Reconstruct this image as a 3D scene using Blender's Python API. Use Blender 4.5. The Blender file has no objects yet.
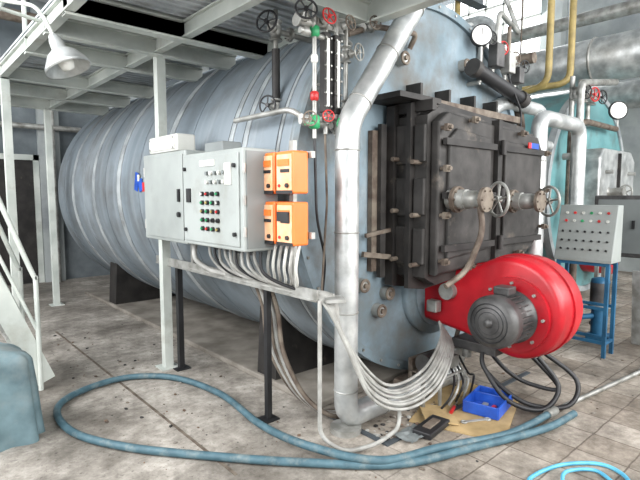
import bpy, bmesh, math, random
from mathutils import Vector, Matrix, Euler, noise as mnoise
random.seed(7)
scene=bpy.context.scene
try:
    scene.view_settings.view_transform='Standard'
except Exception: pass

def lin(h):
    h=h.lstrip('#'); o=[]
    for i in (0,2,4):
        c=int(h[i:i+2],16)/255
        o.append(c/12.92 if c<=.04045 else ((c+.055)/1.055)**2.4)
    return (*o,1)

def mat(name,c1,c2=None,scale=4,rough=.6,metal=0.,bump=0.,stretch=(1,1,1),lo=.35,hi=.65,emit=0,dirt=None,dlo=.52,dhi=.72,dscale=2.2,streak=None,slo=.5,shi=.75,sst=(1.0,9,.35)):
    m=bpy.data.materials.new(name); m.use_nodes=True
    nt=m.node_tree; n=nt.nodes; L=nt.links; b=n['Principled BSDF']
    b.inputs['Roughness'].default_value=rough; b.inputs['Metallic'].default_value=metal
    c1=lin(c1); c2=lin(c2) if c2 else tuple([x*.8 for x in c1[:3]])+(1,)
    tc=n.new('ShaderNodeTexCoord')
    def layer(scale,stretch,lo,hi,detail=6,rgh=.5):
        mp=n.new('ShaderNodeMapping'); mp.inputs['Scale'].default_value=stretch
        nz=n.new('ShaderNodeTexNoise'); nz.inputs['Scale'].default_value=scale; nz.inputs['Detail'].default_value=detail; nz.inputs['Roughness'].default_value=rgh
        cr=n.new('ShaderNodeValToRGB'); cr.color_ramp.elements[0].position=lo; cr.color_ramp.elements[1].position=hi
        L.new(tc.outputs['Object'],mp.inputs['Vector']); L.new(mp.outputs[0],nz.inputs['Vector']); L.new(nz.outputs['Fac'],cr.inputs[0])
        return nz,cr
    nz,cr=layer(scale,stretch,lo,hi)
    cr.color_ramp.elements[0].color=c2; cr.color_ramp.elements[1].color=c1
    out=cr.outputs[0]
    def over(fac,col,out):
        mx=n.new('ShaderNodeMixRGB'); mx.inputs[2].default_value=lin(col)
        L.new(fac,mx.inputs[0]); L.new(out,mx.inputs[1]); return mx.outputs[0]
    if dirt:
        n2,r2=layer(dscale,(1,1,1),dlo,dhi,8,.65); out=over(r2.outputs[0],dirt,out)
    if streak:
        n3,r3=layer(2.0,sst,slo,shi,8,.7); out=over(r3.outputs[0],streak,out)
    L.new(out,b.inputs['Base Color'])
    if bump:
        bp=n.new('ShaderNodeBump'); bp.inputs['Strength'].default_value=bump; bp.inputs['Distance'].default_value=.02
        L.new(nz.outputs['Fac'],bp.inputs['Height']); L.new(bp.outputs[0],b.inputs['Normal'])
    return m

M={}
M['shell']=mat('shell_cladding','#8b949a','#66727a',.9,.72,.05,.02,(.6,1.3,.6),.3,.7,dirt='#54524e',dlo=.45,dhi=.8,dscale=1.3,streak='#9aa1a4',slo=.52,shi=.9,sst=(.8,3.5,.3))
M['band']=mat('band_metal','#adb2b3','#858b8e',5,.6,.2,dirt='#66645e',dlo=.52,dhi=.78)
M['face']=mat('boiler_front_paint','#8596a0','#64767f',2.2,.68,.0,.05,dirt='#5f5b54',dlo=.43,dhi=.72,dscale=1.8,streak='#a3a9aa',slo=.55,shi=.8)
M['seam']=mat('dark_seam','#454b50','#2f3438',5,.6)
M['teal']=mat('teal_paint','#74a4a7','#54878a',2,.5,.1,dirt='#5c6a66')
M['smoke']=mat('smokebox_black','#3f3c3a','#242220',6,.6,.2,.25,dirt='#7b7064',dlo=.6,dhi=.84,dscale=4)
M['smoke2']=mat('smokebox_frame','#33302e','#1e1c1b',6,.6,.2,.1,dirt='#6e655b',dlo=.62,dhi=.85,dscale=5)
M['alu']=mat('aluminium_jacket','#d4d6d4','#a0a3a3',6,.4,.6,.12,(1,1,1),dirt='#86837d',dlo=.55,dhi=.82)
M['steel']=mat('steel_worn','#b0b0ac','#807f79',8,.45,.5,.1)
M['rust']=mat('rusty_steel','#7e7468','#52453c',9,.65,.3,.2)
M['cream']=mat('cream_paint','#c6cac3','#a9afa9',3,.5,0,.05,dirt='#8a8578',dlo=.57,dhi=.82)
M['deck']=mat('deck_plate','#c6cbce','#a5abaf',3,.6,.0,.1,dirt='#8c8b88')
M['panel']=mat('panel_grey','#999e9b','#878c89',2,.5,0,0,dirt='#7a7a72',dlo=.58,dhi=.85)
M['panelside']=mat('panel_side_grey','#777c7b','#666b6b',2,.5)
M['white']=mat('white_plastic','#d4d4ce','#bdbdb6',3,.45)
M['orange']=mat('orange_plastic','#ec7a34','#da6a24',3,.4)
M['orange2']=mat('pale_orange_label','#efb996','#e3a273',12,.5)
M['red']=mat('burner_red','#c21725','#9a0f1c',3,.36,.0,.03,dirt='#6c161a',dlo=.58,dhi=.85)
M['redpaint']=mat('red_handle','#cf2a2a','#a01d1d',8,.4)
M['green']=mat('green_handle','#2f9a62','#1f7a49',8,.4)
M['blue']=mat('blue_plastic','#2656b8','#1a3f92',6,.35)
M['black']=mat('black_rubber','#222224','#141416',6,.5)
M['motor']=mat('motor_grey','#5c5b5a','#3c3b3b',8,.45,.4,.1)
M['cable']=mat('cable_grey','#aaa9a4','#83827d',9,.6)
M['hose']=mat('hose_teal','#4a6771','#37535d',12,.6,0,.2,dirt='#7b827f',dlo=.52,dhi=.78,dscale=9)
M['hoselight']=mat('hose_light_blue','#5fb0cb','#4592b2',9,.4)
M['yellow']=mat('yellow_gas_pipe','#a8945c','#7f7043',6,.5)
M['bluesteel']=mat('blue_painted_steel','#2a678c','#1e4f6e',5,.45,.1)
M['card']=mat('cardboard','#b0976c','#8b7650',5,.85,dirt='#6a5a42')
M['tank']=mat('tarpaulin','#667d83','#465a60',5,.7,0,.4,dirt='#7d8482',dlo=.5,dhi=.8)
M['glassw']=mat('gauge_white','#f0f0ea','#e0e0da',3,.25)
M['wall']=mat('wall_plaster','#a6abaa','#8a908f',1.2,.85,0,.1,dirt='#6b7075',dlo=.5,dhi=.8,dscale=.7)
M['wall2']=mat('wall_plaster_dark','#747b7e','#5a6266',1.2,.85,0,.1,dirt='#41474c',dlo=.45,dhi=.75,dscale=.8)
M['ceil']=mat('ceiling_concrete','#adb2b5','#8e9498',1,.9)
M['concrete']=mat('plinth_concrete','#8c867d','#6b655c',4,.85,0,.3)
M['brown']=mat('brown_brick_lining','#76604f','#4f3f34',5,.8,0,.3)

def floor_mat():
    m=bpy.data.materials.new('floor_concrete_tile'); m.use_nodes=True
    nt=m.node_tree;n=nt.nodes;L=nt.links;b=n['Principled BSDF']
    tc=n.new('ShaderNodeTexCoord')
    def noise(s,d=8,r=.6):
        z=n.new('ShaderNodeTexNoise'); z.inputs['Scale'].default_value=s; z.inputs['Detail'].default_value=d; z.inputs['Roughness'].default_value=r
        L.new(tc.outputs['Object'],z.inputs['Vector']); return z
    def ramp(src,a,b_,ca,cb):
        r=n.new('ShaderNodeValToRGB'); r.color_ramp.elements[0].position=a; r.color_ramp.elements[1].position=b_
        r.color_ramp.elements[0].color=lin(ca); r.color_ramp.elements[1].color=lin(cb); L.new(src,r.inputs[0]); return r
    def mix(f,a,b2,t='MIX'):
        x=n.new('ShaderNodeMixRGB'); x.blend_type=t
        if isinstance(f,float): x.inputs[0].default_value=f
        else: L.new(f,x.inputs[0])
        L.new(a,x.inputs[1]); L.new(b2,x.inputs[2]); return x
    br=n.new('ShaderNodeTexBrick'); br.offset=0; br.inputs['Scale'].default_value=1
    br.inputs['Brick Width'].default_value=.3; br.inputs['Row Height'].default_value=.3
    br.inputs['Mortar Size'].default_value=.007; br.inputs['Mortar Smooth'].default_value=.5
    br.inputs['Color1'].default_value=lin('#c2b9ad'); br.inputs['Color2'].default_value=lin('#998c7d'); br.inputs['Mortar'].default_value=lin('#6b5c4f')
    wob=noise(6,3,.5); wm=n.new('ShaderNodeVectorMath'); wm.operation='MULTIPLY_ADD'; wm.inputs[1].default_value=(.02,.02,0)
    L.new(wob.outputs['Color'],wm.inputs[0]); L.new(tc.outputs['Object'],wm.inputs[2]); L.new(wm.outputs[0],br.inputs['Vector'])
    n1=noise(1.4); n2=noise(9,12,.75); n3=noise(.8,8,.7); n4=noise(2.2,12,.75); n5=noise(28,6,.7)
    conc=ramp(n1.outputs['Fac'],.35,.65,'#a29c93','#c9c3ba')
    fine=ramp(n2.outputs['Fac'],.38,.62,'#908b84','#ffffff')
    spk=ramp(n5.outputs['Fac'],.34,.42,'#6a6259','#ffffff')
    conc2=mix(.6,conc.outputs[0],fine.outputs[0],'MULTIPLY')
    conc2=mix(.6,conc2.outputs[0],spk.outputs[0],'MULTIPLY')
    til=mix(.6,br.outputs['Color'],fine.outputs[0],'MULTIPLY')
    sep=n.new('ShaderNodeSeparateXYZ'); L.new(tc.outputs['Object'],sep.inputs[0])
    mm=n.new('ShaderNodeMath'); mm.operation='SUBTRACT'; L.new(sep.outputs[0],mm.inputs[0]); L.new(sep.outputs[1],mm.inputs[1])
    ad=n.new('ShaderNodeMath'); ad.operation='MULTIPLY_ADD'; ad.inputs[1].default_value=1.6; L.new(n1.outputs['Fac'],ad.inputs[0]); L.new(mm.outputs[0],ad.inputs[2])
    mk=n.new('ShaderNodeMapRange'); mk.inputs[1].default_value=.3; mk.inputs[2].default_value=1.6; L.new(ad.outputs[0],mk.inputs[0])
    fm=n.new('ShaderNodeMath'); fm.operation='MULTIPLY_ADD'; fm.inputs[1].default_value=.75; fm.inputs[2].default_value=.05; L.new(mk.outputs[0],fm.inputs[0])
    base=mix(fm.outputs[0],conc2.outputs[0],til.outputs[0])
    dk=ramp(n3.outputs['Fac'],.42,.6,'#736c63','#ffffff')
    fin=mix(.6,base.outputs[0],dk.outputs[0],'MULTIPLY')
    st=ramp(n4.outputs['Fac'],.38,.52,'#5a5046','#ffffff')
    fin=mix(.42,fin.outputs[0],st.outputs[0],'MULTIPLY')
    L.new(fin.outputs[0],b.inputs['Base Color'])
    rr=n.new('ShaderNodeMapRange'); rr.inputs[1].default_value=.38; rr.inputs[2].default_value=.5; rr.inputs[3].default_value=.55; rr.inputs[4].default_value=.92
    L.new(n3.outputs['Fac'],rr.inputs[0]); L.new(rr.outputs[0],b.inputs['Roughness'])
    bp=n.new('ShaderNodeBump'); bp.inputs['Strength'].default_value=.35; bp.inputs['Distance'].default_value=.012
    L.new(n2.outputs['Fac'],bp.inputs['Height']); L.new(bp.outputs[0],b.inputs['Normal'])
    return m
M['floor']=floor_mat()

class B:
    def __init__(s,name): s.n=name;s.v=[];s.f=[];s.mi=[];s.sm=[];s.mats=[]
    def add(s,vs,fs,m,smooth=False,X=None):
        o=len(s.v)
        if m not in s.mats: s.mats.append(m)
        k=s.mats.index(m)
        for p in vs:
            p=Vector(p); s.v.append(X@p if X else p)
        for f in fs: s.f.append([i+o for i in f]); s.mi.append(k); s.sm.append(smooth)
    def bm(s,bm,m,smooth=False,X=None):
        bm.verts.index_update()
        s.add([v.co.copy() for v in bm.verts],[[v.index for v in f.verts] for f in bm.faces],m,smooth,X); bm.free()
    def box(s,c,size,m,rot=(0,0,0),bev=0):
        X=Matrix.Translation(c)@Euler(rot).to_matrix().to_4x4()
        b=bmesh.new(); bmesh.ops.create_cube(b,size=1)
        for v in b.verts: v.co=Vector((v.co.x*size[0],v.co.y*size[1],v.co.z*size[2]))
        if bev: bmesh.ops.bevel(b,geom=b.edges[:],offset=bev,segments=2,affect='EDGES',profile=.5)
        s.bm(b,m,False,X)
    def bx(s,x0,x1,y0,y1,z0,z1,m,bev=0):
        s.box(((x0+x1)/2,(y0+y1)/2,(z0+z1)/2),(abs(x1-x0),abs(y1-y0),abs(z1-z0)),m,(0,0,0),bev)
    def lathe(s,org,axis,prof,m,seg=24,smooth=True,cap=True):
        a=Vector(axis).normalized(); q=Vector((0,0,1)).rotation_difference(a)
        if a.z<-.999: q=Euler((math.pi,0,0)).to_quaternion()
        X=Matrix.Translation(org)@q.to_matrix().to_4x4()
        vs=[];fs=[]
        for r,h in prof:
            for i in range(seg):
                t=2*math.pi*i/seg; vs.append((r*math.cos(t),r*math.sin(t),h))
        for j in range(len(prof)-1):
            for i in range(seg):
                i2=(i+1)%seg; fs.append([j*seg+i,j*seg+i2,(j+1)*seg+i2,(j+1)*seg+i])
        s.add(vs,fs,m,smooth,X)
        if cap:
            for j,rev in ((0,True),(len(prof)-1,False)):
                if prof[j][0]>1e-5:
                    ring=[vs[j*seg+i] for i in range(seg)]
                    s.add(ring,[list(range(seg))[::-1] if rev else list(range(seg))],m,False,X)
    def cyl(s,p1,p2,r,m,seg=16,r2=None):
        p1=Vector(p1);p2=Vector(p2); d=p2-p1
        s.lathe(p1,d,[(r,0),(r if r2 is None else r2,d.length)],m,seg)
    def bar(s,p1,p2,w,h,m):
        p1=Vector(p1);p2=Vector(p2);d=p2-p1
        y=d.normalized(); up=Vector((0,0,1)) if abs(y.z)<.95 else Vector((1,0,0))
        x=y.cross(up).normalized(); z=x.cross(y)
        R=Matrix((x,y,z)).transposed().to_4x4(); X=Matrix.Translation((p1+p2)/2)@R
        b=bmesh.new(); bmesh.ops.create_cube(b,size=1)
        for v in b.verts: v.co=Vector((v.co.x*w,v.co.y*d.length,v.co.z*h))
        s.bm(b,m,False,X)
    def channel(s,p1,p2,w,h,m,t=.014):
        p1=Vector(p1);p2=Vector(p2);z=Vector((0,0,1))
        s.bar(p1+z*(h/2-t/2),p2+z*(h/2-t/2),w,t,m); s.bar(p1-z*(h/2-t/2),p2-z*(h/2-t/2),w,t,m)
        s.bar(p1,p2,t,h-2*t,m)
    def tube(s,pts,r,m,seg=10,smooth=True,closed=False,sub=8,cap=True):
        P=[Vector(p) for p in pts]
        if smooth and len(P)>2:
            Q=[];N=len(P)
            rng=range(N) if closed else range(N-1)
            for i in rng:
                if closed: a,b_,c,d=P[i-1],P[i],P[(i+1)%N],P[(i+2)%N]
                else: a=P[max(i-1,0)];b_=P[i];c=P[i+1];d=P[min(i+2,N-1)]
                for k in range(sub):
                    t=k/sub
                    Q.append(.5*((2*b_)+(c-a)*t+(2*a-5*b_+4*c-d)*t*t+(3*b_-a-3*c+d)*t**3))
            if not closed: Q.append(P[-1])
            P=Q
        N=len(P); vs=[];fs=[]
        T=[]
        for i in range(N):
            if closed: t=P[(i+1)%N]-P[i-1]
            elif i==0: t=P[1]-P[0]
            elif i==N-1: t=P[-1]-P[-2]
            else: t=(P[i+1]-P[i]).normalized()+(P[i]-P[i-1]).normalized()
            T.append(t.normalized() if t.length>1e-9 else Vector((0,0,1)))
        up=Vector((0,0,1)) if abs(T[0].z)<.9 else Vector((1,0,0))
        nrm=(up-T[0]*up.dot(T[0])).normalized()
        for i in range(N):
            if i>0:
                nrm=nrm-T[i]*nrm.dot(T[i]); nrm.normalize()
            bi=T[i].cross(nrm)
            for k in range(seg):
                a=2*math.pi*k/seg; vs.append(P[i]+nrm*(r*math.cos(a))+bi*(r*math.sin(a)))
        for i in range(N if closed else N-1):
            j=(i+1)%N
            for k in range(seg):
                k2=(k+1)%seg; fs.append([i*seg+k,i*seg+k2,j*seg+k2,j*seg+k])
        s.add(vs,fs,m,True)
        if cap and not closed:
            s.add([vs[k] for k in range(seg)],[list(range(seg))[::-1]],m)
            s.add([vs[(N-1)*seg+k] for k in range(seg)],[list(range(seg))],m)
    def pipe(s,pts,r,m,bend=.15,seg=16):
        P=[Vector(p) for p in pts]; out=[P[0]]
        for i in range(1,len(P)-1):
            a=(P[i-1]-P[i]);c=(P[i+1]-P[i]); bb=min(bend,a.length*.45,c.length*.45)
            p0=P[i]+a.normalized()*bb; p2=P[i]+c.normalized()*bb
            for k in range(7):
                t=k/6; out.append(p0*(1-t)**2+P[i]*2*t*(1-t)+p2*t*t)
        out.append(P[-1]); s.tube(out,r,m,seg,smooth=False)
    def torus(s,c,axis,R,r,m,seg=28,seg2=8):
        a=Vector(axis).normalized(); q=Vector((0,0,1)).rotation_difference(a)
        s.tube([Vector(c)+q@Vector((R*math.cos(2*math.pi*i/seg),R*math.sin(2*math.pi*i/seg),0)) for i in range(seg)],r,m,seg2,smooth=False,closed=True)
    def wheel(s,c,axis,R,m,r=.01,spokes=5):
        c=Vector(c);a=Vector(axis).normalized(); q=Vector((0,0,1)).rotation_difference(a)
        s.torus(c,a,R,r,m)
        for i in range(spokes):
            t=2*math.pi*i/spokes+.3
            s.cyl(c,c+q@Vector((R*math.cos(t),R*math.sin(t),0)),r*.75,m,6)
        s.cyl(c-a*r*1.6,c+a*r*1.6,R*.22,m,12)
    def flange(s,c,axis,r,t,m,bolts=8):
        c=Vector(c);a=Vector(axis).normalized(); q=Vector((0,0,1)).rotation_difference(a)
        s.cyl(c-a*t/2,c+a*t/2,r,m,24)
        for i in range(bolts):
            u=2*math.pi*i/bolts; p=c+q@Vector((r*.8*math.cos(u),r*.8*math.sin(u),0))
            s.cyl(p-a*(t/2+.012),p+a*(t/2+.012),r*.09,m,6)
    def valve(s,c,pa,sa,k,mb,mw,L=.0,wr=1.05):
        c=Vector(c);pa=Vector(pa).normalized();sa=Vector(sa).normalized()
        s.lathe(c-pa*k*1.1,pa,[(k*.75,0),(k*.75,k*.2),(k*.45,k*.22),(k*.65,k*.8),(k*.68,k*1.4),(k*.45,k*1.98),(k*.75,k*2.),(k*.75,k*2.2)],mb,18)
        s.lathe(c,sa,[(k*.5,0),(k*.45,k*.8),(k*.62,k*.82),(k*.62,k),(k*.3,k*1.05),(k*.22,k*1.6),(k*.1,k*1.62),(k*.1,k*2.3+L)],mb,14)
        s.wheel(c+sa*(k*2.2+L),sa,k*wr,mw,k*.12)
    def prism(s,out,fn,d0,d1,m,bev=0,seg=3,smooth=False):
        b=bmesh.new(); v0=[b.verts.new(fn(p[0],p[1],d0)) for p in out]; v1=[b.verts.new(fn(p[0],p[1],d1)) for p in out]
        N=len(out); b.faces.new(v0); b.faces.new(v1[::-1])
        for i in range(N): b.faces.new([v0[i],v1[i],v1[(i+1)%N],v0[(i+1)%N]])
        bmesh.ops.recalc_face_normals(b,faces=b.faces[:])
        if bev:
            ed=[e for e in b.edges if (e.verts[0] in v0 and e.verts[1] in v0) or (e.verts[0] in v1 and e.verts[1] in v1)]
            bmesh.ops.bevel(b,geom=ed,offset=bev,segments=seg,affect='EDGES',profile=.5)
        s.bm(b,m,smooth)
    def done(s,bevel=0):
        me=bpy.data.meshes.new(s.n)
        me.from_pydata([tuple(v) for v in s.v],[],s.f)
        for k in s.mats: me.materials.append(M[k])
        me.polygons.foreach_set('material_index',s.mi); me.polygons.foreach_set('use_smooth',s.sm)
        me.update(); o=bpy.data.objects.new(s.n,me); scene.collection.objects.link(o)
        return o

# ================= ROOM =================
X0,X1,Y0,Y1,H=-3,12,-4,10.5,7.4
b=B('floor'); b.bx(X0-.2,X1+.2,Y0-.2,Y1+.2,-.2,0,'floor'); b.done()
b=B('ceiling'); b.bx(X0-.2,X1+.2,Y0-.2,Y1+.2,H,H+.2,'ceil')
for y in (-1,2,5,8): b.bx(X0,X1,y,y+.3,H-.5,H,'ceil')
b.done()
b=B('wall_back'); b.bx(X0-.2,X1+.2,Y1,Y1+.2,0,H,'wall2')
for x in (-1,2.2,5.4,8.6): b.bx(x,x+.35,Y1-.15,Y1,0,H,'wall')
b.bx(X0,X1,Y1-.12,Y1,3.4,3.7,'wall'); b.done()
def wall_with_windows(name,axis,pos,a0,a1,wins,z0,z1,thick,m):
    b=B(name)
    def bb(s0,s1,c0,c1):
        if s1-s0<1e-4 or c1-c0<1e-4: return
        if axis=='x': b.bx(min(pos,pos+thick),max(pos,pos+thick),s0,s1,c0,c1,m)
        else: b.bx(s0,s1,min(pos,pos+thick),max(pos,pos+thick),c0,c1,m)
    bb(a0,a1,0,z0); bb(a0,a1,z1,H)
    e=a0
    for w0,w1 in wins: bb(e,w0,z0,z1); e=w1
    bb(e,a1,z0,z1)
    b.done()
wall_with_windows('wall_right','x',X1,Y0,Y1,[(-1.5,1.5),(5.6,9.6)],5.0,7.0,.2,'wall')
wall_with_windows('wall_left','x',X0,Y0,Y1,[(-2,2),(3,7),(8,10)],1.2,6.2,-.2,'wall')
wall_with_windows('wall_front','y',Y0,X0,X1,[(-2,2),(3,7),(8,11)],1.2,6.2,-.2,'wall')
k=1
def window(axis,pos,w0,w1,z0,z1,nx,nz):
    global k
    b=B('window_%d'%k);k+=1
    t=.05
    def bar(s0,s1,c0,c1):
        if axis=='x': b.bx(pos-.03,pos+.03,s0,s1,c0,c1,'white')
        else: b.bx(s0,s1,pos-.03,pos+.03,c0,c1,'white')
    for i in range(nx+1):
        a=w0+(w1-w0)*i/nx; bar(max(w0,a-t/2),min(w1,a+t/2),z0,z1)
    for i in range(nz+1):
        a=z0+(z1-z0)*i/nz; bar(w0,w1,max(z0,a-t/2),min(z1,a+t/2))
    b.done()
window('x',X1+.1,-1.5,1.5,5,7,4,3); window('x',X1+.1,5.6,9.6,5,7,8,4)
for w in ((-2,2),(3,7),(8,10)): window('x',X0-.1,w[0],w[1],1.2,6.2,4,4)
for w in ((-2,2),(3,7),(8,11)): window('y',Y0-.1,w[0],w[1],1.2,6.2,4,4)
b=B('trim_1'); 
for z in (3.6,4.7): b.bx(X1-.2,X1,Y0,Y1,z,z+.22,'wall')
for y in (-2,1.5,5,9.7): b.bx(X1-.25,X1,y,y+.3,0,H-.5,'wall')
b.done()
b=B('door_1'); b.bx(1.0,2.1,Y1-.06,Y1-.005,0,2.3,'smoke2'); b.bx(.9,1.0,Y1-.1,Y1-.005,0,2.4,'cream'); b.bx(2.1,2.19,Y1-.1,Y1-.005,0,2.4,'cream'); b.bx(.9,2.19,Y1-.1,Y1-.005,2.3,2.4,'cream'); b.done()

# ================= MAIN BOILER =================
XC,ZC,R,YF,YB=3.7,1.70,1.6,2.65,8.8
b=B('industrial_boiler')
prof=[(R,0),(R,YB-YF-.05),(R*.985,YB-YF),(R*.9,YB-YF+.15),(R*.5,YB-YF+.28),(0.001,YB-YF+.32)]
b.lathe((XC,YF,ZC),(0,1,0),prof,'shell',96,True,False)
b.lathe((XC,YF,ZC),(0,1,0),[(0.001,0),(R-.05,0)],'face',96,False,False)
b.lathe((XC,YF-.03,ZC),(0,1,0),[(R-.06,.03),(R-.06,0),(R+.012,0),(R+.012,.1),(R,.1)],'face',96,False,False)
for y,w in ((2.85,.03),(3.3,.06),(3.52,.06),(4.72,.11),(6.0,.12),(6.95,.11),(7.9,.11)):
    b.lathe((XC,y,ZC),(0,1,0),[(R-.01,-w/2),(R+.008,-w/2),(R+.008,w/2),(R-.01,w/2)],'band',96,False,False)
    b.lathe((XC,y+w/2+.012,ZC),(0,1,0),[(R-.01,-.008),(R+.004,-.008),(R+.004,.008),(R-.01,.008)],'seam',96,False,False)
for y in (4.25,5.4,6.5,7.4,8.4):
    b.lathe((XC,y,ZC),(0,1,0),[(R-.01,-.012),(R+.005,-.012),(R+.005,.012),(R-.01,.012)],'shell',96,False,False)
for i in range(40):
    a=2*math.pi*i/40; p=Vector((XC+(R-.025)*math.cos(a),YF-.03,ZC+(R-.025)*math.sin(a)))
    b.cyl(p,p-Vector((0,.012,0)),.012,'steel',6)
# small maker's emblem plate on the shell
b.box((2.094,5.42,1.80),(.012,.09,.2),'blue',(.25,0,0)); b.box((2.094,5.31,1.76),(.012,.1,.13),'blue',(-.3,0,0)); b.box((2.093,5.22,1.74),(.012,.07,.1),'redpaint'); b.box((2.092,5.36,1.84),(.012,.05,.07),'white')
for y in (3.35,7.3):
    pts=[(-1.15,0.05)]
    for i in range(13):
        a=math.radians(-140+100*i/12); pts.append((1.58*math.cos(a),ZC+1.58*math.sin(a)))
    pts.append((1.15,.05)); pts=[( -1.25,.05)]+pts[1:-1]+[(1.25,.05)]
    b.prism(pts,lambda p,q,d:(XC+p,d,q),y,y+.28,'smoke2')
def sm(p,q,d): return (p,d,q)
out=[(3.06,1.02),(3.2,.95),(4.1,1.02),(4.7,1.1),(4.86,1.25),(4.86,2.1),(4.75,2.24),(3.95,2.28),(3.2,2.32),(3.06,2.25)]
b.prism(out,sm,2.25,YF,'smoke',.0)
out2=[(3.0,.93),(3.2,.9),(4.9,1.04),(4.94,1.2),(4.94,2.2),(4.8,2.32),(3.15,2.4),(3.0,2.34)]
b.prism(out2,sm,2.52,2.60,'smoke2')
b.prism(out2,sm,2.36,2.40,'smoke2')
b.prism([(3.1,1.04),(3.9,1.08),(3.9,2.24),(3.22,2.28),(3.1,2.2)],sm,2.17,2.25,'smoke',.02)
b.prism([(3.94,1.08),(4.62,1.14),(4.8,1.28),(4.8,2.08),(4.7,2.2),(3.94,2.24)],sm,2.17,2.25,'smoke',.02)
b.prism([(3.2,1.16),(3.8,1.2),(3.8,2.12),(3.3,2.16),(3.2,2.08)],sm,2.14,2.18,'smoke',.015)
b.prism([(4.04,1.2),(4.56,1.24),(4.7,1.36),(4.7,2.0),(4.6,2.1),(4.04,2.12)],sm,2.14,2.18,'smoke',.015)
b.bx(3.89,3.95,2.13,2.2,1.02,2.28,'smoke2')
for z in (1.25,1.65,2.05):
    b.bx(3.12,3.85,2.115,2.15,z-.025,z+.025,'smoke2'); b.bx(4.0,4.72,2.115,2.15,z-.025,z+.025,'smoke2')
    b.cyl((3.92,2.1,z-.06),(3.92,2.1,z+.06),.025,'smoke2',10)
for x,zz in [(3.13,1.15),(3.13,1.5),(3.13,1.85),(3.13,2.15),(4.78,1.35),(4.78,1.7),(4.78,2.05),(3.5,1.08),(3.5,2.24),(4.3,1.13),(4.3,2.2)]:
    b.cyl((x,2.17,zz),(x,2.08,zz),.016,'rust',8); b.box((x,2.12,zz),(.05,.03,.05),'rust')
b.box((4.5,2.11,2.1),(.16,.01,.05),'blue'); b.box((4.4,2.108,2.1),(.05,.01,.05),'redpaint')
for z in (1.12,1.5,1.9):
    b.box((3.045,2.45,z+.14),(.04,.14,.3),'smoke',bev=.01); b.box((3.045,2.3,z+.14),(.035,.1,.28),'smoke',bev=.01)
    b.cyl((3.06,2.31,z),(2.96,2.31,z),.018,'rust',8); b.cyl((3.06,2.5,z+.03),(2.96,2.5,z+.03),.018,'rust',8)
b.bx(2.84,3.1,2.6,2.645,1.05,2.15,'rust'); b.bx(2.9,2.96,2.56,2.6,1.0,2.2,'smoke')
b.bar((2.72,2.58,1.2),(3.0,2.55,1.16),.03,.04,'rust'); b.bar((2.75,2.58,1.34),(3.02,2.55,1.38),.025,.03,'rust')
b.bx(2.8,3.3,2.3,2.64,2.36,2.4,'smoke2'); 
b.bx(3.05,3.1,2.2,2.64,2.28,2.36,'smoke2')
b.bx(3.2,4.9,2.45,2.6,2.38,2.44,'rust')
for x in (3.3,3.7,4.1,4.5): b.bx(x,x+.03,2.5,2.65,2.44,2.56,'smoke')
for x,z in ((2.75,.95),(2.95,.72),(3.05,.85),(3.2,2.75),(4.1,2.85)):
    b.cyl((x,YF,z),(x,YF-.07,z),.055,'steel',16); b.torus((x,YF-.07,z),(0,1,0),.045,.012,'rust'); b.cyl((x,YF-.07,z),(x,YF-.09,z),.02,'rust',8)
b.lathe((3.7,YF,.82),(0,-1,0),[(.42,0),(.42,.06),(.34,.065),(.34,.1)],'face',40)
b.cyl((3.7,3.6,3.2),(3.7,3.6,3.5),.18,'shell',24); b.flange((3.7,3.6,3.5),(0,0,1),.26,.05,'steel',12)
b.cyl((3.7,5.6,3.2),(3.7,5.6,3.5),.22,'shell',24); b.flange((3.7,5.6,3.5),(0,0,1),.3,.05,'steel',12)
b.done()

b=B('boiler_plinth'); b.bx(2.42,5.0,2.75,8.7,0,.05,'concrete',.01); b.done()

for vx,vz in ((3.22,1.62),(4.08,1.6)):
    b=B('handwheel_valve')
    b.cyl((vx,2.15,vz),(vx,2.0,vz),.075,'steel',18); b.flange((vx,2.08,vz),(0,1,0),.1,.03,'rust')
    b.valve((vx,1.96,vz),(0,1,0),(1,-.5,0),.1,'steel','steel',0,1.25)
    b.flange((vx,1.85,vz),(0,1,0),.09,.025,'rust',6)
    if vx<3.5: b.pipe([(vx,1.9,1.6),(vx,1.86,1.4),(vx-.05,1.95,1.1),(vx-.25,2.0,1.0)],.022,'rust',.1,10)
    b.done()

# ================= BURNER =================
b=B('red_oil_burner')
cy,cz=1.74,.765
out=[]
for i in range(30):
    t=48+(300-48)*i/29
    r=.345+.11*max(0,(200-t)/152)**1.3
    out.append((cy+r*math.cos(math.radians(t)),cz+r*math.sin(math.radians(t))))
out+= [(2.15,.52),(2.62,.58),(2.62,.97),(2.4,1.02)]
b.prism(out,lambda p,q,d:(d,p,q),3.48,3.88,'red',.05,4,True)
b.prism([(cy+(p-cy)*1.035,cz+(q-cz)*1.035) if p<2.2 else (p,q) for p,q in out],lambda p,q,d:(d,p,q),3.675,3.70,'red')
b.cyl((3.48,cy,cz),(3.44,cy,cz),.28,'red',40); b.torus((3.455,cy,cz),(1,0,0),.26,.014,'red',40)
for i in range(8):
    a=2*math.pi*i/8; b.cyl((3.44,cy+.24*math.cos(a),cz+.24*math.sin(a)),(3.42,cy+.24*math.cos(a),cz+.24*math.sin(a)),.012,'steel',6)
b.lathe((3.45,cy,cz-.01),(-1,0,0),[(.2,0),(.2,.03),(.165,.04),(.165,.2),(.19,.205),(.19,.29),(.17,.33),(.05,.34)],'motor',32)
for i in range(28):
    a=2*math.pi*i/28; b.box((3.33,cy+.172*math.cos(a),cz-.01+.172*math.sin(a)),(.16,.006,.03),'motor',(a-math.pi/2,0,0))
for rr in (.05,.08,.11,.14): b.torus((3.115,cy,cz-.01),(1,0,0),rr,.004,'black',28,6)
b.lathe((3.115,cy,cz-.01),(-1,0,0),[(.035,0),(.03,.02),(.0,.022)],'motor',16)
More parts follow.
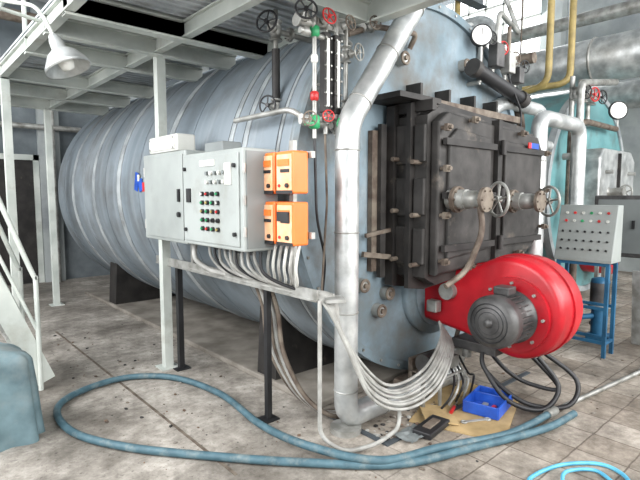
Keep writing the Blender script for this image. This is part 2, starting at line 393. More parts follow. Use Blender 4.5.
b.box((3.33,cy,cz+.2),(.12,.12,.06),'motor',bev=.01)
b.bx(3.5,3.86,2.3,2.56,1.0,1.06,'red',.01)
b.cyl((3.42,2.3,.86),(3.48,2.3,.86),.07,'steel',18); b.box((3.43,2.42,.72),(.08,.1,.1),'steel',bev=.01)
b.cyl((3.7,2.62,.82),(3.7,2.66,.82),.3,'red',32)
b.bx(3.52,3.86,1.9,2.3,.38,.46,'motor',.01)
b.done()
b=B('oil_pump_unit')
b.bx(3.15,3.75,2.47,2.62,0,.1,'rust',.01)
b.cyl((3.2,2.35,.28),(3.5,2.35,.28),.08,'motor',20); b.flange((3.5,2.35,.28),(1,0,0),.1,.03,'steel'); b.box((3.62,2.35,.28),(.16,.16,.16),'steel',bev=.02)
b.bx(3.2,3.65,2.46,2.5,.1,.3,'rust'); b.bx(3.2,3.65,2.3,2.5,.19,.2,'rust')
b.cyl((3.25,2.2,.2),(3.25,2.2,.36),.035,'steel',12); b.wheel((3.25,2.2,.38),(0,0,1),.06,'steel',.008)
b.box((3.4,2.22,.3),(.12,.08,.1),'steel',bev=.01); b.cyl((3.6,2.2,.3),(3.6,2.2,.42),.04,'steel'); b.pipe([(3.25,2.2,.28),(3.0,2.2,.28),(3.0,2.2,.02)],.018,'steel',.05,8)
b.pipe([(3.62,2.35,.3),(3.62,2.3,.5),(3.6,2.28,.55)],.02,'rust',.05,8)
b.pipe([(3.15,2.15,0),(3.15,2.15,.22),(3.5,2.15,.22),(3.5,2.15,0)],.015,'steel',.05,8)
for i in range(5): b.tube([(3.1+i*.1,2.1,.02),(3.15+i*.08,2.05,.12+.02*i),(3.3+i*.05,2.12,.2),(3.4+i*.04,2.25,.3)],.009,['black','cable'][i%2],8)
b.done()
b=B('flexible_oil_hose')
b.tube([(3.5,2.0,.4),(3.45,1.95,.3),(3.45,1.75,.1),(3.6,1.55,.05),(3.75,1.5,.2),(3.72,1.65,.4)],.018,'black')
b.tube([(3.6,2.05,.4),(3.55,2.0,.25),(3.6,1.7,.06),(3.8,1.45,.05),(3.95,1.45,.22),(3.85,1.7,.42)],.018,'black')
b.tube([(3.7,2.1,.4),(3.8,1.95,.2),(3.9,1.8,.1),(4.0,1.6,.1),(3.85,1.85,.42)],.018,'black')
b.done()

# ================= ALU PIPES =================
b=B('insulated_pipe')
b.pipe([(3.7,2.36,.1),(2.33,2.36,.1),(2.33,2.36,2.12),(3.12,2.36,3.18),(3.12,2.36,4.2)],.082,'alu',.12,24)
for z in (.3,.85,1.4,1.95): b.torus((2.33,2.36,z),(0,0,1),.082,.006,'steel',24,6)
for x in (2.7,3.2): b.torus((x,2.36,.1),(1,0,0),.082,.006,'steel',24,6)
b.cyl((2.33,2.36,.0),(2.33,2.36,.04),.11,'steel',20)
for f in (.15,.5,.85): 
    p=Vector((2.33,2.36,2.12)).lerp(Vector((3.12,2.36,3.18)),f); b.torus(p,(.6,0,.8),.082,.006,'steel',24,6)
b.done()
b=B('insulated_pipe')
b.pipe([(4.99,2.3,.75),(4.99,2.3,2.44),(6.0,2.3,2.44),(6.0,2.3,1.1)],.08,'alu',.16,20)
b.pipe([(4.6,2.62,2.5),(4.9,2.62,2.62),(5.75,2.62,2.62),(5.75,2.62,1.1)],.07,'alu',.16,20)
b.pipe([(4.9,2.9,.4),(5.3,2.9,.4),(5.3,2.9,2.3),(6.6,2.9,2.3)],.06,'alu',.16,16)
b.cyl((4.99,2.3,.0),(4.99,2.3,.75),.05,'rust'); b.cyl((6.0,2.3,0),(6.0,2.3,1.1),.04,'rust'); b.cyl((5.75,2.62,0),(5.75,2.62,1.1),.04,'rust')
for z in (1.0,1.5,2.0): b.torus((4.99,2.3,z),(0,0,1),.081,.006,'steel',20,6)
b.flange((4.99,2.3,.75),(0,0,1),.12,.04,'rust')
b.done()

# ================= PANEL RACK =================
b=B('cable_rack')
RX=2.03
b.bar((RX-.06,4.65,1.03),(RX-.06,2.25,1.03),.012,.07,'steel'); b.bar((RX+.08,4.65,1.0),(RX+.08,2.25,1.0),.012,.05,'steel'); b.bar((RX,4.65,.995),(RX,2.25,.995),.15,.01,'steel')
b.bar((RX,2.25,1.0),(RX+.1,2.18,1.0),.15,.02,'steel')
b.bar((RX,4.3,0),(RX,4.3,1.0),.05,.05,'black'); b.bar((RX,2.87,0),(RX,2.87,1.0),.04,.04,'black')
b.box((RX,4.3,.005),(.14,.14,.01),'black'); b.box((RX,2.87,.005),(.12,.12,.01),'black')
for y in (3.2,2.5,3.9): b.bar((RX-.05,y,1.0),(RX-.05,y,2.0),.04,.03,'steel')
b.bar((RX-.05,4.5,1.9),(RX-.05,2.3,1.9),.03,.04,'steel'); b.bar((RX-.05,4.5,1.4),(RX-.05,2.3,1.4),.03,.04,'steel')
b.done()

b=B('control_panel')
xf=1.68
b.bx(xf,xf+.26,2.62,3.45,1.29,1.95,'panel',.012)
b.bx(xf-.012,xf,2.66,3.42,1.32,1.92,'panel',.004)
b.bx(xf+.02,xf+.255,2.612,2.622,1.31,1.93,'panelside')
for r_,z in enumerate((1.80,1.74)):
    for i in range(5):
        y=3.05-i*.055; b.cyl((xf-.012,y,z),(xf-.03,y,z),.013,'white' if (i+r_)%2 else 'panelside',12)
for r_ in range(5):
    for i in range(4):
        y=3.12-i*.07; z=1.66-r_*.06
        b.cyl((xf-.012,y,z),(xf-.028,y,z),.016,'black',12); b.cyl((xf-.028,y,z),(xf-.036,y,z),.009,random.choice(['green','redpaint','white','black','yellow']),10)
b.bx(xf-.02,xf-.012,2.95,3.15,1.85,1.89,'white'); b.bx(xf-.02,xf-.012,2.74,2.82,1.72,1.86,'white'); b.bx(xf-.022,xf-.012,3.3,3.36,1.6,1.7,'black')
for y in (2.7,3.38):
    for z in (1.4,1.84): b.cyl((xf-.012,y,z),(xf-.03,y,z),.014,'black',10)
for z in (1.42,1.62,1.82): b.cyl((xf+.0,2.61,z-.03),(xf,2.61,z+.03),.012,'steel',8)
b.bx(xf+.05,xf+.2,2.95,3.2,1.95,2.02,'panelside',.008)
for y in (2.75,2.9,3.05,3.2): b.cyl((xf+.15,y,1.29),(xf+.15,y,1.25),.022,'black',12)
b.done()
b=B('electrical_box')
b.bx(1.74,1.95,3.52,4.34,1.27,2.0,'panel',.012); b.bx(1.73,1.74,3.56,4.3,1.3,1.97,'panel',.003)
b.box((1.725,3.62,1.65),(.02,.03,.1),'black'); b.cyl((1.73,3.62,1.5),(1.71,3.62,1.5),.02,'black'); 
for z in (1.4,1.85): b.cyl((1.735,4.3,z-.04),(1.735,4.3,z+.04),.012,'steel',8)
b.done()
b=B('junction_box'); b.bx(1.78,1.95,3.75,4.3,2.01,2.15,'white',.015); b.bx(1.77,1.78,3.78,4.27,2.03,2.13,'white',.003)
for y in (3.8,4.25):
    for z in (2.04,2.12): b.cyl((1.77,y,z),(1.764,y,z),.008,'steel',8)
b.done()
for (y0,z0) in ((2.32,1.66),(2.32,1.34),(2.51,1.66),(2.51,1.34)):
    b=B('burner_controller')
    y1=y0+.175; z1=z0+(.26 if z0>1.5 else .27)
    b.bx(1.84,1.96,y0,y1,z0,z1,'orange',.012); b.bx(1.832,1.842,y0+.015,y1-.015,z0+.02,z1-.02,'orange2',.003)
    b.bx(1.826,1.834,y0+.03,y1-.03,z1-.09,z1-.05,'orange'); b.bx(1.826,1.834,y0+.03,y1-.06,z1-.13,z1-.11,'black')
    b.cyl((1.84,y0+.05,z0+.05),(1.82,y0+.05,z0+.05),.014,'black',12); b.cyl((1.84,y1-.045,z0+.05),(1.825,y1-.045,z0+.05),.01,'redpaint',12)
    b.bx(1.83,1.84,y0+.01,y1-.01,z0+.0,z0+.02,'black')
    if z0<1.5 and y0<2.4: b.bx(1.82,1.832,y0+.03,y1-.03,z0+.15,z1-.06,'black'); 
    b.done()

b=B('cable_bundle')
for i in range(9):
    o=(i-4)*.014; j=random.uniform(-.02,.02)
    b.tube([(RX+o,4.0-i*.1,1.015),(RX+o,3.2,1.015),(RX+o,2.5,1.02),(RX+.02+o,2.25,1.0),(2.12+o*.7,2.18+o,.76+j),(2.30+o*.7,2.12+o,.42+j+o),(2.58,2.1+o,.25+j+o),(2.95,2.1+o,.28+j+o),(3.3,2.2+o,.44+o),(3.42,2.3+o,.54+o)],.011,'cable',8)
for i in range(6):
    y=2.34+i*.06
    b.tube([(1.9,y,1.34),(1.88,y+.01,1.2),(1.93,y+.06,1.1),(2.0,y+.16,1.03)],.01,'cable' if i%2 else 'white',8)
for i in range(10):
    y=2.66+i*.075; rr=random.uniform(-.03,.03)
    b.tube([(1.83,y,1.28),(1.83,y-.02,1.18+rr),(1.9,y-.08+rr,1.08),(2.0,y-.2+rr,1.03)],.011,'cable' if i%4 else 'black',8)
b.tube([(1.85,3.6,1.28),(1.82,3.55,1.15),(1.9,3.45,1.06),(2.02,3.3,1.02)],.02,'cable',10)
b.done()
b=B('cable_drop')
for i in range(5):
    o=i*.045
    b.tube([(2.05,3.05-o,1.0),(2.1,3.02-o,.8),(2.12,2.98-o,.5),(2.2,2.8-o*.8,.2),(2.35,2.62-o*.6,.05),(2.6,2.58-o*.6,.03)],.018,'cable' if i%2 else 'rust',8)
b.done()
b=B('thin_conduit')
b.pipe([(1.98,2.24,1.0),(1.98,2.24,.12),(2.08,2.12,.03),(2.3,2.05,.03),(2.6,2.1,.03),(2.62,2.12,.2)],.014,'cable',.12,10); b.done()

# ================= WATER GAUGES / FITTINGS =================
b=B('water_level_gauge')
b.cyl((2.22,3.0,2.15),(2.22,3.0,3.0),.018,'steel'); b.cyl((2.22,3.0,2.3),(2.22,3.0,2.72),.03,'smoke2')
b.valve((2.22,3.0,2.3),(0,0,1),(-1,-.4,0),.055,'steel','black',0,1.2); b.valve((2.22,3.0,2.85),(0,0,1),(-1,-.5,.2),.065,'steel','black',0,1.2)
b.cyl((2.22,3.0,2.3),(2.45,3.0,2.3),.02,'steel'); b.cyl((2.22,3.0,2.85),(2.65,3.0,2.85),.02,'steel')
b.flange((2.35,3.0,2.85),(1,0,0),.05,.02,'steel',6); b.flange((2.35,3.0,2.3),(1,0,0),.05,.02,'steel',6)
b.done()
b=B('water_level_gauge')
x,y=2.29,2.48
for dx in (-.045,.05):
    b.bx(x+dx-.03,x+dx+.03,y-.02,y+.03,2.2,2.72,'smoke2',.008); b.bx(x+dx-.01,x+dx+.01,y-.027,y-.018,2.24,2.68,'glassw')
    for i in range(6): 
        for e in (-.022,.022): b.cyl((x+dx+e,y-.02,2.24+i*.088),(x+dx+e,y-.035,2.24+i*.088),.007,'steel',6)
    b.cyl((x+dx,y,2.06),(x+dx,y,2.2),.016,'steel'); b.cyl((x+dx,y,2.72),(x+dx,y,2.86),.016,'steel')
b.bx(x-.09,x+.1,y-.01,y+.03,2.14,2.17,'steel'); b.bx(x-.09,x+.1,y-.01,y+.03,2.74,2.77,'steel')
b.cyl((x,y,2.12),(x+.2,YF,2.12),.022,'steel'); b.cyl((x,y,2.76),(x+.35,YF,2.76),.022,'steel')
b.valve((x+.05,y-.01,2.12),(0,0,1),(-.3,-.95,0),.045,'steel','green'); b.valve((x-.05,y-.01,2.16),(0,0,1),(-.5,-.85,.1),.035,'steel','redpaint')
b.valve((x+.08,y,2.78),(0,0,1),(.1,-1,.1),.045,'steel','rust')
xr=x-.17
b.cyl((xr,y-.03,2.02),(xr,y-.03,2.86),.014,'steel')
b.lathe((xr,y-.03,2.08),(0,0,1),[(.02,0),(.036,.01),(.036,.08),(.02,.09)],'green',12); b.lathe((xr,y-.03,2.26),(0,0,1),[(.018,0),(.028,.01),(.028,.05),(.018,.06)],'redpaint',12)
b.lathe((xr,y-.03,2.66),(0,0,1),[(.02,0),(.034,.01),(.034,.06),(.02,.07)],'green',12); b.lathe((xr,y-.03,2.50),(0,0,1),[(.018,0),(.024,.01),(.024,.04),(.018,.05)],'white',12)
b.bar((xr,y-.04,2.12),(xr-.1,y-.06,2.1),.02,.014,'green')
for z in (2.12,2.68): 
    b.cyl((xr-.1,y-.03,z),(x-.05,y,z),.018,'steel'); b.lathe((xr-.06,y-.03,z),(-1,0,0),[(.03,0),(.03,.03),(.02,.035),(.02,.06)],'steel',8)
b.valve((xr-.08,y-.02,2.74),(1,0,0),(-.5,-.8,.3),.055,'steel','black',0,1.2)
b.valve((xr+.06,y-.02,2.76),(1,0,0),(-.1,-1,.2),.045,'steel','redpaint',0,1.1)
b.valve((xr-.06,y-.02,2.14),(1,0,0),(-.4,-.9,-.1),.04,'steel','rust',0,1.1)
b.valve((x+.16,y+.02,2.62),(0,0,1),(.2,-1,0),.05,'steel','steel',0,1.1); b.cyl((x+.16,y+.02,2.2),(x+.16,y+.02,2.85),.016,'steel'); b.valve((x+.16,y+.02,2.26),(0,0,1),(.2,-1,0),.045,'steel','green',0,1.0)
b.pipe([(x+.1,y,2.1),(x+.1,y-.02,1.85),(x+.05,y,1.3)],.01,'steel',.05,8)
b.pipe([(xr,y-.03,2.04),(xr,y-.05,1.5),(x-.0,y+.05,1.2),(x,y+.1,.8)],.009,'black',.1,8)
b.pipe([(x-.05,y,2.06),(x-.05,y-.02,1.6),(x-.08,y,1.0)],.008,'rust',.05,8)
b.done()
b=B('blowdown_pipe'); b.pipe([(2.05,3.3,2.22),(2.05,2.6,2.22),(2.16,2.5,2.1)],.02,'steel',.08,10)
b.pipe([(2.55,2.58,2.8),(2.8,2.55,2.9),(3.3,2.55,2.95),(3.3,2.62,2.85)],.022,'rust',.1,10)
b.valve((2.72,2.55,2.87),(1,0,.2),(-.2,-1,.1),.045,'steel','rust'); b.done()

b=B('pressure_gauge')
def gauge(b,c,r,ax=(-.7,-.7,0)):
    c=Vector(c);a=Vector(ax).normalized()
    b.lathe(c,a,[(r,-.04),(r,0),(r*.88,.002),(r*.88,-.004)],'black',28); b.cyl(c-a*.01,c+a*.0005,r*.87,'glassw',28)
    b.bar(c+a*.004,c+a*.004+Vector((0,0,r*.6)),.006,.004,'black')
    b.cyl(c-Vector((0,0,r+.1))-a*.02,c-Vector((0,0,r*.8))-a*.02,.012,'steel')
gauge(b,(4.2,2.5,3.12),.1); b.cyl((4.22,2.52,2.7),(4.22,2.52,3.02),.015,'steel'); b.cyl((4.22,2.52,2.7),(4.22,2.66,2.7),.02,'steel')
b.done()
b=B('steam_header')
b.pipe([(4.1,2.5,2.80),(5.0,2.5,2.64)],.065,'black',.2,18); b.pipe([(4.05,2.5,2.81),(4.12,2.5,2.795)],.08,'smoke',.2,18); b.pipe([(4.95,2.5,2.65),(5.05,2.5,2.63)],.08,'smoke',.2,18)
b.pipe([(4.1,2.75,3.0),(4.6,2.7,2.95),(5.3,2.7,2.75),(5.4,2.7,2.4)],.05,'rust',.2,18)
for i,xx in enumerate((4.38,4.6,4.85,5.05)):
    b.cyl((xx,2.62,2.75),(xx,2.62,3.15),.028,'steel'); b.valve((xx,2.6,3.12-.05*i),(0,0,1),(-.3,-1,0),.055,'steel',['black','redpaint','rust','black'][i],0,1.1)
b.box((4.47,2.5,2.98),(.14,.1,.22),'motor',bev=.01); b.box((4.7,2.5,2.95),(.12,.1,.2),'steel',bev=.01); b.box((4.9,2.5,2.86),(.1,.1,.16),'motor',bev=.01)
b.cyl((4.47,2.5,3.09),(4.47,2.5,3.2),.04,'steel'); b.cyl((4.7,2.5,3.05),(4.7,2.5,3.3),.02,'rust')
b.cyl((4.95,2.9,2.4),(4.95,2.9,3.4),.05,'alu'); b.cyl((5.15,2.95,2.3),(5.15,2.95,3.0),.04,'rust')
b.pipe([(4.47,2.5,3.2),(4.5,2.5,3.4),(5.3,2.7,3.4),(5.3,2.9,3.9)],.025,'steel',.1,10)
b.pipe([(4.7,2.5,2.85),(4.7,2.45,2.7),(4.9,2.45,2.5),(4.9,2.45,2.35)],.012,'black',.1,8)
b.done()

# ================= OVERHEAD DECK =================
b=B('overhead_walkway')
DX0,DX1,DY0,DY1=1.0,2.72,1.2,8.15
dz=-.05
b.bx(DX0,DX1,DY0,DY1,3.12+dz,3.14+dz,'deck')
y=DY0
while y<DY1: b.bx(DX0+.02,DX1-.02,y,y+.02,3.10+dz,3.12+dz,'deck'); y+=.1
for y in (1.25,2.55,3.8,4.36,5.05,6.3,7.2,8.1): b.channel((DX0,y,3.02+dz),(DX1,y,3.02+dz),.08,.15,'cream')
for x in (DX0+.03,1.9): b.channel((x,DY0,3.03+dz),(x,DY1,3.03+dz),.07,.13,'cream')
b.channel((DX1,DY0,3.04+dz),(DX1,3.84,3.04+dz),.09,.2,'cream')
b.channel((DX0,3.8,3.04+dz),(DX1,3.8,3.04+dz),.09,.2,'cream')
for y in (1.3,2.5,3.8,5.2,6.6,8.0): b.cyl((DX0+.04,y,3.14+dz),(DX0+.04,y,4.15),.02,'cream',10)
for z in (3.65,4.15): b.cyl((DX0+.04,DY0,z),(DX0+.04,DY1,z),.02,'cream',10)
for (x,y) in ((1.95,4.42),(1.85,8.1),(1.04,6.3)):
    b.bar((x,y,0),(x,y,2.93),.08,.08,'cream'); b.box((x,y,.006),(.18,.18,.012),'cream')
b.done()

b=B('pendant_work_lamp')
lc=Vector((1.0,3.8,2.57)); ax=Vector((.3,-.25,-.9)).normalized()
b.lathe(lc-ax*.16,ax,[(.03,-.04),(.045,0),(.05,.06),(.1,.1),(.145,.17),(.155,.21),(.145,.205),(.09,.11),(.03,.07)],'alu',32,True,False)
b.lathe(lc-ax*.0,ax,[(.03,-.06),(.055,0),(.04,.045),(.001,.055)],'glassw',20,True,False)
b.pipe([lc-ax*.2,lc-ax*.3,(.86,3.95,2.96),(.75,4.1,3.0),(.45,4.2,3.0)],.014,'cream',.08,10)
b.pipe([(.45,4.2,3.0),(.99,4.4,3.0)],.014,'cream'); b.done()

# ================= STAIR =================
b=B('steel_staircase')
def st(t,y): return Vector((.94-1.1*t,y,2.9*t))
for y in (4.63,5.2):
    p0=st(0,y);p1=st(1,y); b.bar(p0+Vector((0,0,.06)),p1,.03,.16,'cream')
for i in range(1,12):
    p=st(i/12,4.915); b.box(p,(.17,.55,.025),'steel'); b.box(p+Vector((.08,0,-.015)),(.01,.55,.04),'steel')
for y in (4.6,5.23):
    b.cyl((.9,y,0),(.9,y,.98),.02,'cream',10); b.tube([(.9,y,.98),(.86,y,1.06),st(.4,y)+Vector((.0,0,.95)),st(1,y)+Vector((0,0,.95))],.02,'cream',10)
    b.cyl(st(.55,y),st(.55,y)+Vector((.0,0,.95)),.018,'cream',10)
    b.cyl((.9,y,.5),st(1,y)+Vector((0,0,.45)),.014,'cream',8)
b.done()
b=B('tarpaulin_covered_crate')
vs=[];fs=[];NU=64;NV=26
for j in range(NV+1):
    v=j/NV
    for i in range(NU):
        t=2*math.pi*i/NU; c_,s_=math.cos(t),math.sin(t)
        e=.6; cx=math.copysign(abs(c_)**e,c_); cy_=math.copysign(abs(s_)**e,s_)
        if v<.7: rad=1.05-.2*v; z=.52*v/.7
        else:
            w=(v-.7)/.3; rad=(1.05-.14)*math.cos(w*math.pi/2)**.7 if w<1 else 0.0; z=.52+.09*math.sin(w*math.pi/2)
        fold=.03*math.sin(11*t+2*math.sin(3*t))*(1-v*.6)*min(1,rad*1.5)
        p=Vector((.46+(.25*rad+fold)*cx,3.9+(.27*rad+fold)*cy_,z))
        p+=Vector((0,0,.04))*mnoise.noise(p*5) if v>.05 else Vector((0,0,0))
        vs.append(p)
for j in range(NV):
    for i in range(NU):
        i2=(i+1)%NU; fs.append([j*NU+i,j*NU+i2,(j+1)*NU+i2,(j+1)*NU+i])
b.add(vs,fs,'tank',True)
b.done()

# ================= FLOOR STUFF =================
b=B('rubber_hose')
hp=[(3.68,1.5),(3.3,1.52),(3.02,1.57),(2.56,1.73),(2.14,1.87),(1.9,2.24),(1.9,2.78),(1.96,3.45),(1.83,4.05),(1.5,4.33),(1.09,4.25),(.88,4.0),(.87,3.55),(1.06,3.12),(1.4,2.67),(1.82,2.19),(2.24,1.80),(2.78,1.60),(3.35,1.42),(3.75,1.38)]
pts=[(p[0],p[1],.031) for p in hp]
pts[3]=(pts[3][0],pts[3][1],.05);pts[4]=(pts[4][0],pts[4][1],.06);pts[5]=(pts[5][0],pts[5][1],.085)
b.tube(pts,.026,'hose',12,sub=10); b.lathe((3.68,1.5,.031),(1,-.05,0),[(.034,-.1),(.034,.02),(.02,.03)],'steel',14); b.done()
b=B('light_blue_hose')
b.tube([(2.6,1.15,.014),(2.71,1.22,.014),(2.99,1.16,.014),(3.18,1.0,.014),(3.12,.84,.014),(2.9,.8,.014)],.012,'hoselight',10)
b.tube([(2.75,1.05,.014),(2.9,1.1,.03),(3.08,1.0,.014),(3.0,.86,.014)],.011,'hoselight',10); b.done()
b=B('steel_rod'); b.cyl((5.13,1.33,.03),(3.8,1.49,.03),.018,'steel',10); b.cyl((5.6,1.3,.03),(5.13,1.33,.03),.03,'steel',10); b.done()
b=B('blue_tool_tray')
c=Vector((3.4,1.88,0)); a=.2
def tb(dx,dy,z,sx,sy,sz,m):
    b.box((c.x+dx*math.cos(a)-dy*math.sin(a),c.y+dx*math.sin(a)+dy*math.cos(a),z),(sx,sy,sz),m,(0,0,a),.004)
tb(0,0,.02,.36,.26,.012,'blue')
for dx,dy,sx,sy in ((.18,0,.012,.26),(-.18,0,.012,.26),(0,.13,.36,.012),(0,-.13,.36,.012),(.05,0,.01,.26)): tb(dx,dy,.06,sx,sy,.09,'blue')
tb(-.06,.02,.035,.16,.04,.02,'steel'); tb(-.05,-.05,.035,.12,.03,.02,'redpaint'); tb(.11,0,.035,.06,.1,.02,'black'); tb(-.1,.07,.035,.1,.03,.03,'black')
b.done()
b=B('cardboard_sheet'); b.box((3.27,1.98,.006),(.82,.66,.01),'card',(0,0,.35)); b.box((3.0,2.06,.025),(.34,.24,.01),'card',(.1,.06,.8)); b.box((3.55,2.15,.03),(.25,.2,.008),'card',(.15,-.1,.2)); b.done()
b=B('tool_case'); b.box((2.78,1.96,.03),(.3,.14,.045),'black',(0,0,.15),.008); b.box((2.78,1.96,.056),(.16,.06,.012),'rust',(0,0,.15),.003); b.done()
b=B('open_end_wrench'); b.bar((3.05,1.86,.018),(3.2,1.78,.018),.018,.008,'steel'); b.torus((3.04,1.865,.018),(0,0,1),.018,.007,'steel',16,6); b.torus((3.21,1.775,.018),(0,0,1),.018,.007,'steel',16,6); b.done()
b=B('screwdriver'); b.cyl((3.08,2.0,.03),(3.18,2.04,.03),.014,'redpaint',10); b.cyl((3.18,2.04,.03),(3.29,2.08,.03),.004,'steel',8); b.done()
b=B('cleaning_rag')
vs=[];fs=[];n_=16
for i in range(n_+1):
    for j in range(n_+1):
        px,py=i/n_-.5,j/n_-.5; q=Vector((px*4,py*4,3))
        vs.append((2.62+px*.24+.03*mnoise.noise(q),2.0+py*.16+.03*mnoise.noise(q*1.3),.02+.045*abs(mnoise.noise(q*1.2))*(1-max(abs(px),abs(py))*1.4)))
for i in range(n_):
    for j in range(n_):
        o=i*(n_+1)+j; fs.append([o,o+1,o+n_+2,o+n_+1])
b.add(vs,fs,'panelside',True); b.done()
b=B('scattered_debris')
def chip(x,y,s_,m):
    bb=bmesh.new(); bmesh.ops.create_icosphere(bb,subdivisions=1,radius=s_)
    for v in bb.verts: v.co=Vector((v.co.x*random.uniform(.7,1.5),v.co.y*random.uniform(.6,1.1),v.co.z*random.uniform(.3,.6)))
    b.bm(bb,m,False,Matrix.Translation((x,y,s_*.3))@Matrix.Rotation(random.uniform(0,3),4,'Z'))
for i in range(260):
    x=random.uniform(1.1,5.5); y=random.uniform(1.2,6.4)
    if 2.0<x<5.0 and y>2.5: x=random.uniform(1.1,2.35)
    if x<2.0 and y<2.4: continue
    chip(x,y,random.choice([.005,.007,.01,.016]),random.choice(['concrete','rust','smoke','brown']))
for i in range(150):
    chip(random.uniform(2.4,3.8),random.uniform(2.05,2.3),random.choice([.008,.012,.02]),random.choice(['concrete','rust','smoke','brown','cable']))
b.done()
b=B('drain_channel'); b.bx(2.38,4.4,2.02,2.06,0,.012,'seam'); b.bx(2.38,2.42,2.06,2.75,0,.012,'seam'); b.bx(1.45,1.47,2.4,6.5,0,.004,'rust'); b.done()

# ================= RIGHT SIDE =================
b=B('industrial_boiler')
xc,yf=8.6,3.1
b.lathe((xc,yf,ZC),(0,1,0),[(R,0),(R,5.7),(R*.9,5.9),(.001,6.1)],'teal',72,True,False)
b.lathe((xc,yf,ZC),(0,1,0),[(.001,0),(R,0)],'teal',72,False,False)
b.lathe((xc,yf-.03,ZC),(0,1,0),[(R-.07,.03),(R-.07,0),(R+.015,0),(R+.015,.1),(R,.1)],'band',72,False,False)
for y in (4.2,5.5,7): b.lathe((xc,y,ZC),(0,1,0),[(R,-.04),(R+.014,-.04),(R+.014,.04),(R,.04)],'band',72,False,False)
b.prism([(7.95,1.0),(9.3,1.0),(9.4,1.2),(9.4,2.2),(9.2,2.35),(8.0,2.35),(7.85,2.2),(7.85,1.1)],sm,2.7,yf,'alu',.03)
b.bx(8.58,8.62,2.66,2.7,1.05,2.3,'smoke2')
for x in (8.1,9.1):
    for z in (1.3,2.0): b.cyl((x,2.7,z),(x,2.6,z),.03,'steel',10)
b.valve((8.25,2.6,1.7),(0,1,0),(1,-.3,0),.1,'steel','steel')
b.lathe((8.6,yf,.75),(0,-1,0),[(.35,0),(.35,.4),(.25,.42)],'red',28)
for y in (4,7.6): b.bx(7.6,9.6,y,y+.25,0,.45,'smoke2')
b.bx(7.3,9.8,3.3,8.9,-.0,.06,'concrete')
gauge(b,(8.5,2.7,2.95),.14)
b.pipe([(7.3,3.0,2.2),(7.3,2.8,2.2),(7.3,2.8,3.2),(8.6,2.8,3.4)],.05,'steel',.12,12)
for xx,mm_ in ((7.5,'black'),(7.8,'redpaint'),(8.1,'black')):
    b.cyl((xx,3.0,2.7),(xx,3.0,3.35),.035,'steel'); b.valve((xx,2.95,3.1),(0,0,1),(-.3,-1,0),.08,'steel',mm_,0,1.2)
b.pipe([(7.4,2.95,1.2),(7.4,2.95,2.6),(7.9,2.95,2.75),(9.2,2.95,2.75)],.045,'rust',.12,12)
b.done()

DY=.19
b=B('control_console')
def cf(p,q,d): return (p,d+DY,q)
b.prism([(5.35,.97),(5.62,.97),(5.62,1.55),(5.47,1.55),(5.35,1.0)],cf,1.5,2.06,'panel',.008,2)
nx=Vector((-.976,0,.218)); 
def onf(u_,v_): return Vector((5.35+.12*v_,u_+DY,1.0+.55*v_))
for r_,v_ in enumerate((.85,.7)):
    for i in range(6):
        p=onf(1.98-i*.08,v_); b.cyl(p,p+nx*.012,.014,['white','redpaint','white','green'][(i+r_)%4],12)
for r_,v_ in enumerate((.5,.33,.17)):
    for i in range(7):
        p=onf(2.0-i*.073,v_); b.cyl(p,p+nx*.015,.011,'black',10)
for y in (1.54+DY,2.02+DY):
    for x in (5.38,5.6): b.bar((x,y,0),(x,y,.97),.035,.035,'bluesteel')
    b.bar((5.38,y,.15),(5.6,y,.15),.03,.03,'bluesteel')
for z in (.95,.5,.15): b.bar((5.38,1.54+DY,z),(5.38,2.02+DY,z),.025,.03,'bluesteel'); b.bar((5.6,1.54+DY,z),(5.6,2.02+DY,z),.025,.03,'bluesteel')
b.done()
b=B('feedwater_pump')
for x,y in ((5.3,2.75),(5.95,1.98),(5.1,2.55)):
    b.bx(x-.1,x+.1,y-.1,y+.1,0,.1,'bluesteel',.01); b.cyl((x,y,.1),(x,y,.42),.08,'bluesteel',20); b.cyl((x,y,.42),(x,y,.68),.1,'motor',20); b.lathe((x,y,.68),(0,0,1),[(.1,0),(.09,.04),(.02,.06)],'bluesteel',20)
    b.flange((x,y,.42),(0,0,1),.12,.03,'steel')
b.pipe([(5.95,2.05,.2),(6.4,2.05,.2),(6.4,2.05,.8)],.03,'rust',.08,12)
b.pipe([(5.1,2.55,.3),(5.3,2.3,.3),(5.95,2.0,.3)],.03,'bluesteel',.08,12); b.pipe([(4.9,2.2,.02),(5.2,2.2,.02),(5.2,2.2,.6),(5.2,2.7,.6)],.025,'rust',.08,12)
b.done()
b=B('switch_cabinet'); b.bx(6.7,7.05,1.75,2.35,.9,1.65,'motor',.015); b.bx(6.69,6.7,1.8,2.3,.95,1.6,'panelside',.003); b.box((6.68,1.9,1.3),(.02,.03,.1),'black')
for y in (1.8,2.3):
    for x in (6.75,7.0): b.bar((x,y,0),(x,y,.9),.04,.04,'steel')
b.done()
b=B('steel_cover_plate'); b.box((6.1,1.5,.42),(.03,.4,.84),'steel',(0,-.12,0),.005); b.bar((6.15,1.5,.8),(6.4,1.5,.0),.03,.03,'steel'); b.done()

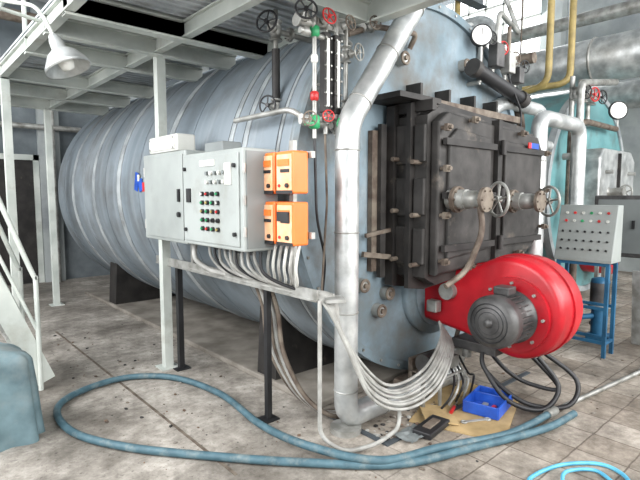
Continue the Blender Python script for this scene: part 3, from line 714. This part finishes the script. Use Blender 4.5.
b=B('ventilation_duct')
b.cyl((8.9,1.2,3.85),(8.9,10.2,3.85),.36,'alu',32)
for y in (2,3.2,4.4,5.6,6.8,8): b.torus((8.9,y,3.85),(0,1,0),.365,.02,'steel',32,6)
b.pipe([(10.4,2.2,3.5),(10.4,6,3.5),(10.4,6,5.5),(10.4,9,5.5)],.25,'alu',.4,24)
b.pipe([(7.4,4.6,4.3),(7.4,9,4.3)],.18,'alu',.4,24); b.pipe([(9.9,1.5,4.9),(9.9,9.5,4.9)],.12,'steel',.4,16)
for y in (1.5,4.5,8.5): b.cyl((8.9,y,4.2),(8.9,y,H-.55),.015,'rust',8)
b.done()
b=B('yellow_gas_pipe')
b.pipe([(7.5,3.35,H-.55),(7.5,3.35,3.3),(7.5,3.9,3.2)],.05,'yellow',.2,16)
b.pipe([(7.9,3.2,H-.55),(7.9,3.2,3.35),(7.6,3.8,3.3)],.05,'yellow',.2,16)
b.pipe([(7.9,5.2,H-.55),(7.9,5.2,4.1),(7.0,5.2,4.0),(6.5,4.6,4.0)],.05,'yellow',.2,16)
b.done()
b=B('overhead_pipework')
b.pipe([(X0+.4,9.6,4.6),(8.4,9.6,4.6)],.1,'rust'); b.pipe([(X0+.4,9.9,5.1),(8.4,9.9,5.1)],.07,'alu')
b.pipe([(4.3,3.6,3.5),(4.3,3.6,4.6),(4.3,9.4,4.6)],.13,'alu',.25,20); b.pipe([(5.3,4.0,4.9),(5.3,9.4,4.9)],.1,'wall',.25,20)
b.pipe([(3.7,3.6,3.52),(3.7,3.6,4.5),(3.2,6.0,4.6),(3.2,9.4,4.6)],.1,'smoke2',.3,20)
b.pipe([(0,7,4.9),(3.0,7,4.9)],.06,'cream'); b.pipe([(-.5,6.2,3.9),(3.0,6.2,3.9)],.08,'steel'); b.pipe([(5.8,3.5,3.7),(5.8,9.3,3.7)],.12,'alu'); b.pipe([(6.3,3.0,3.4),(6.3,9.3,3.4)],.07,'rust')
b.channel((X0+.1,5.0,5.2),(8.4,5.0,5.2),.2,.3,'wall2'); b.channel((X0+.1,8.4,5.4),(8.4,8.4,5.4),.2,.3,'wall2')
b.done()
b=B('pipe_stand')
for x,m in ((.3,'cream'),(.55,'rust'),(2.4,'steel')): b.cyl((x,10.25,0),(x,10.25,4),.05,m,12)
b.cyl((-1,10.25,2.9),(2.9,10.25,2.9),.05,'steel',12); b.done()
b=B('electrical_cabinet'); b.bx(-.4,.15,9.6,10.1,0,1.9,'panelside',.01); b.bx(-.36,.11,9.58,9.6,.1,1.85,'panel',.003); b.box((.05,9.57,1.1),(.03,.02,.12),'black'); b.done()

# ================= LIGHTS =================
def area(name,loc,target,sx,sy,power,col=(1,1,1)):
    l=bpy.data.lights.new(name,'AREA'); l.shape='RECTANGLE'; l.size=sx; l.size_y=sy; l.energy=power; l.color=col
    o=bpy.data.objects.new(name,l); o.location=loc; o.rotation_euler=(Vector(target)-Vector(loc)).to_track_quat('-Z','Y').to_euler(); scene.collection.objects.link(o)
area('daylight_left',(-2.8,4,3.6),(3,4,1.6),6,4,640,(.99,.99,1))
area('daylight_front',(3.5,-3.8,3.6),(4,4,1.5),8,4,740,(1,.99,.97))
area('daylight_right',(11.7,6.5,5.8),(5,3.5,.5),4,2,520,(.98,.99,1))
area('daylight_front_right',(9.8,-3.8,4),(7,3,2),3,4,360,(1,.99,.98))
w=bpy.data.worlds.new('sky'); scene.world=w; w.use_nodes=True
w.node_tree.nodes['Background'].inputs[0].default_value=(.93,.96,1,1); w.node_tree.nodes['Background'].inputs[1].default_value=3.5

cam=bpy.data.cameras.new('camera'); co=bpy.data.objects.new('camera',cam); scene.collection.objects.link(co)
cam.lens=27.56; cam.sensor_width=36; co.location=(0,0,1.65)
co.rotation_euler=(math.radians(90-5.2),0,math.radians(-41.5)); scene.camera=co
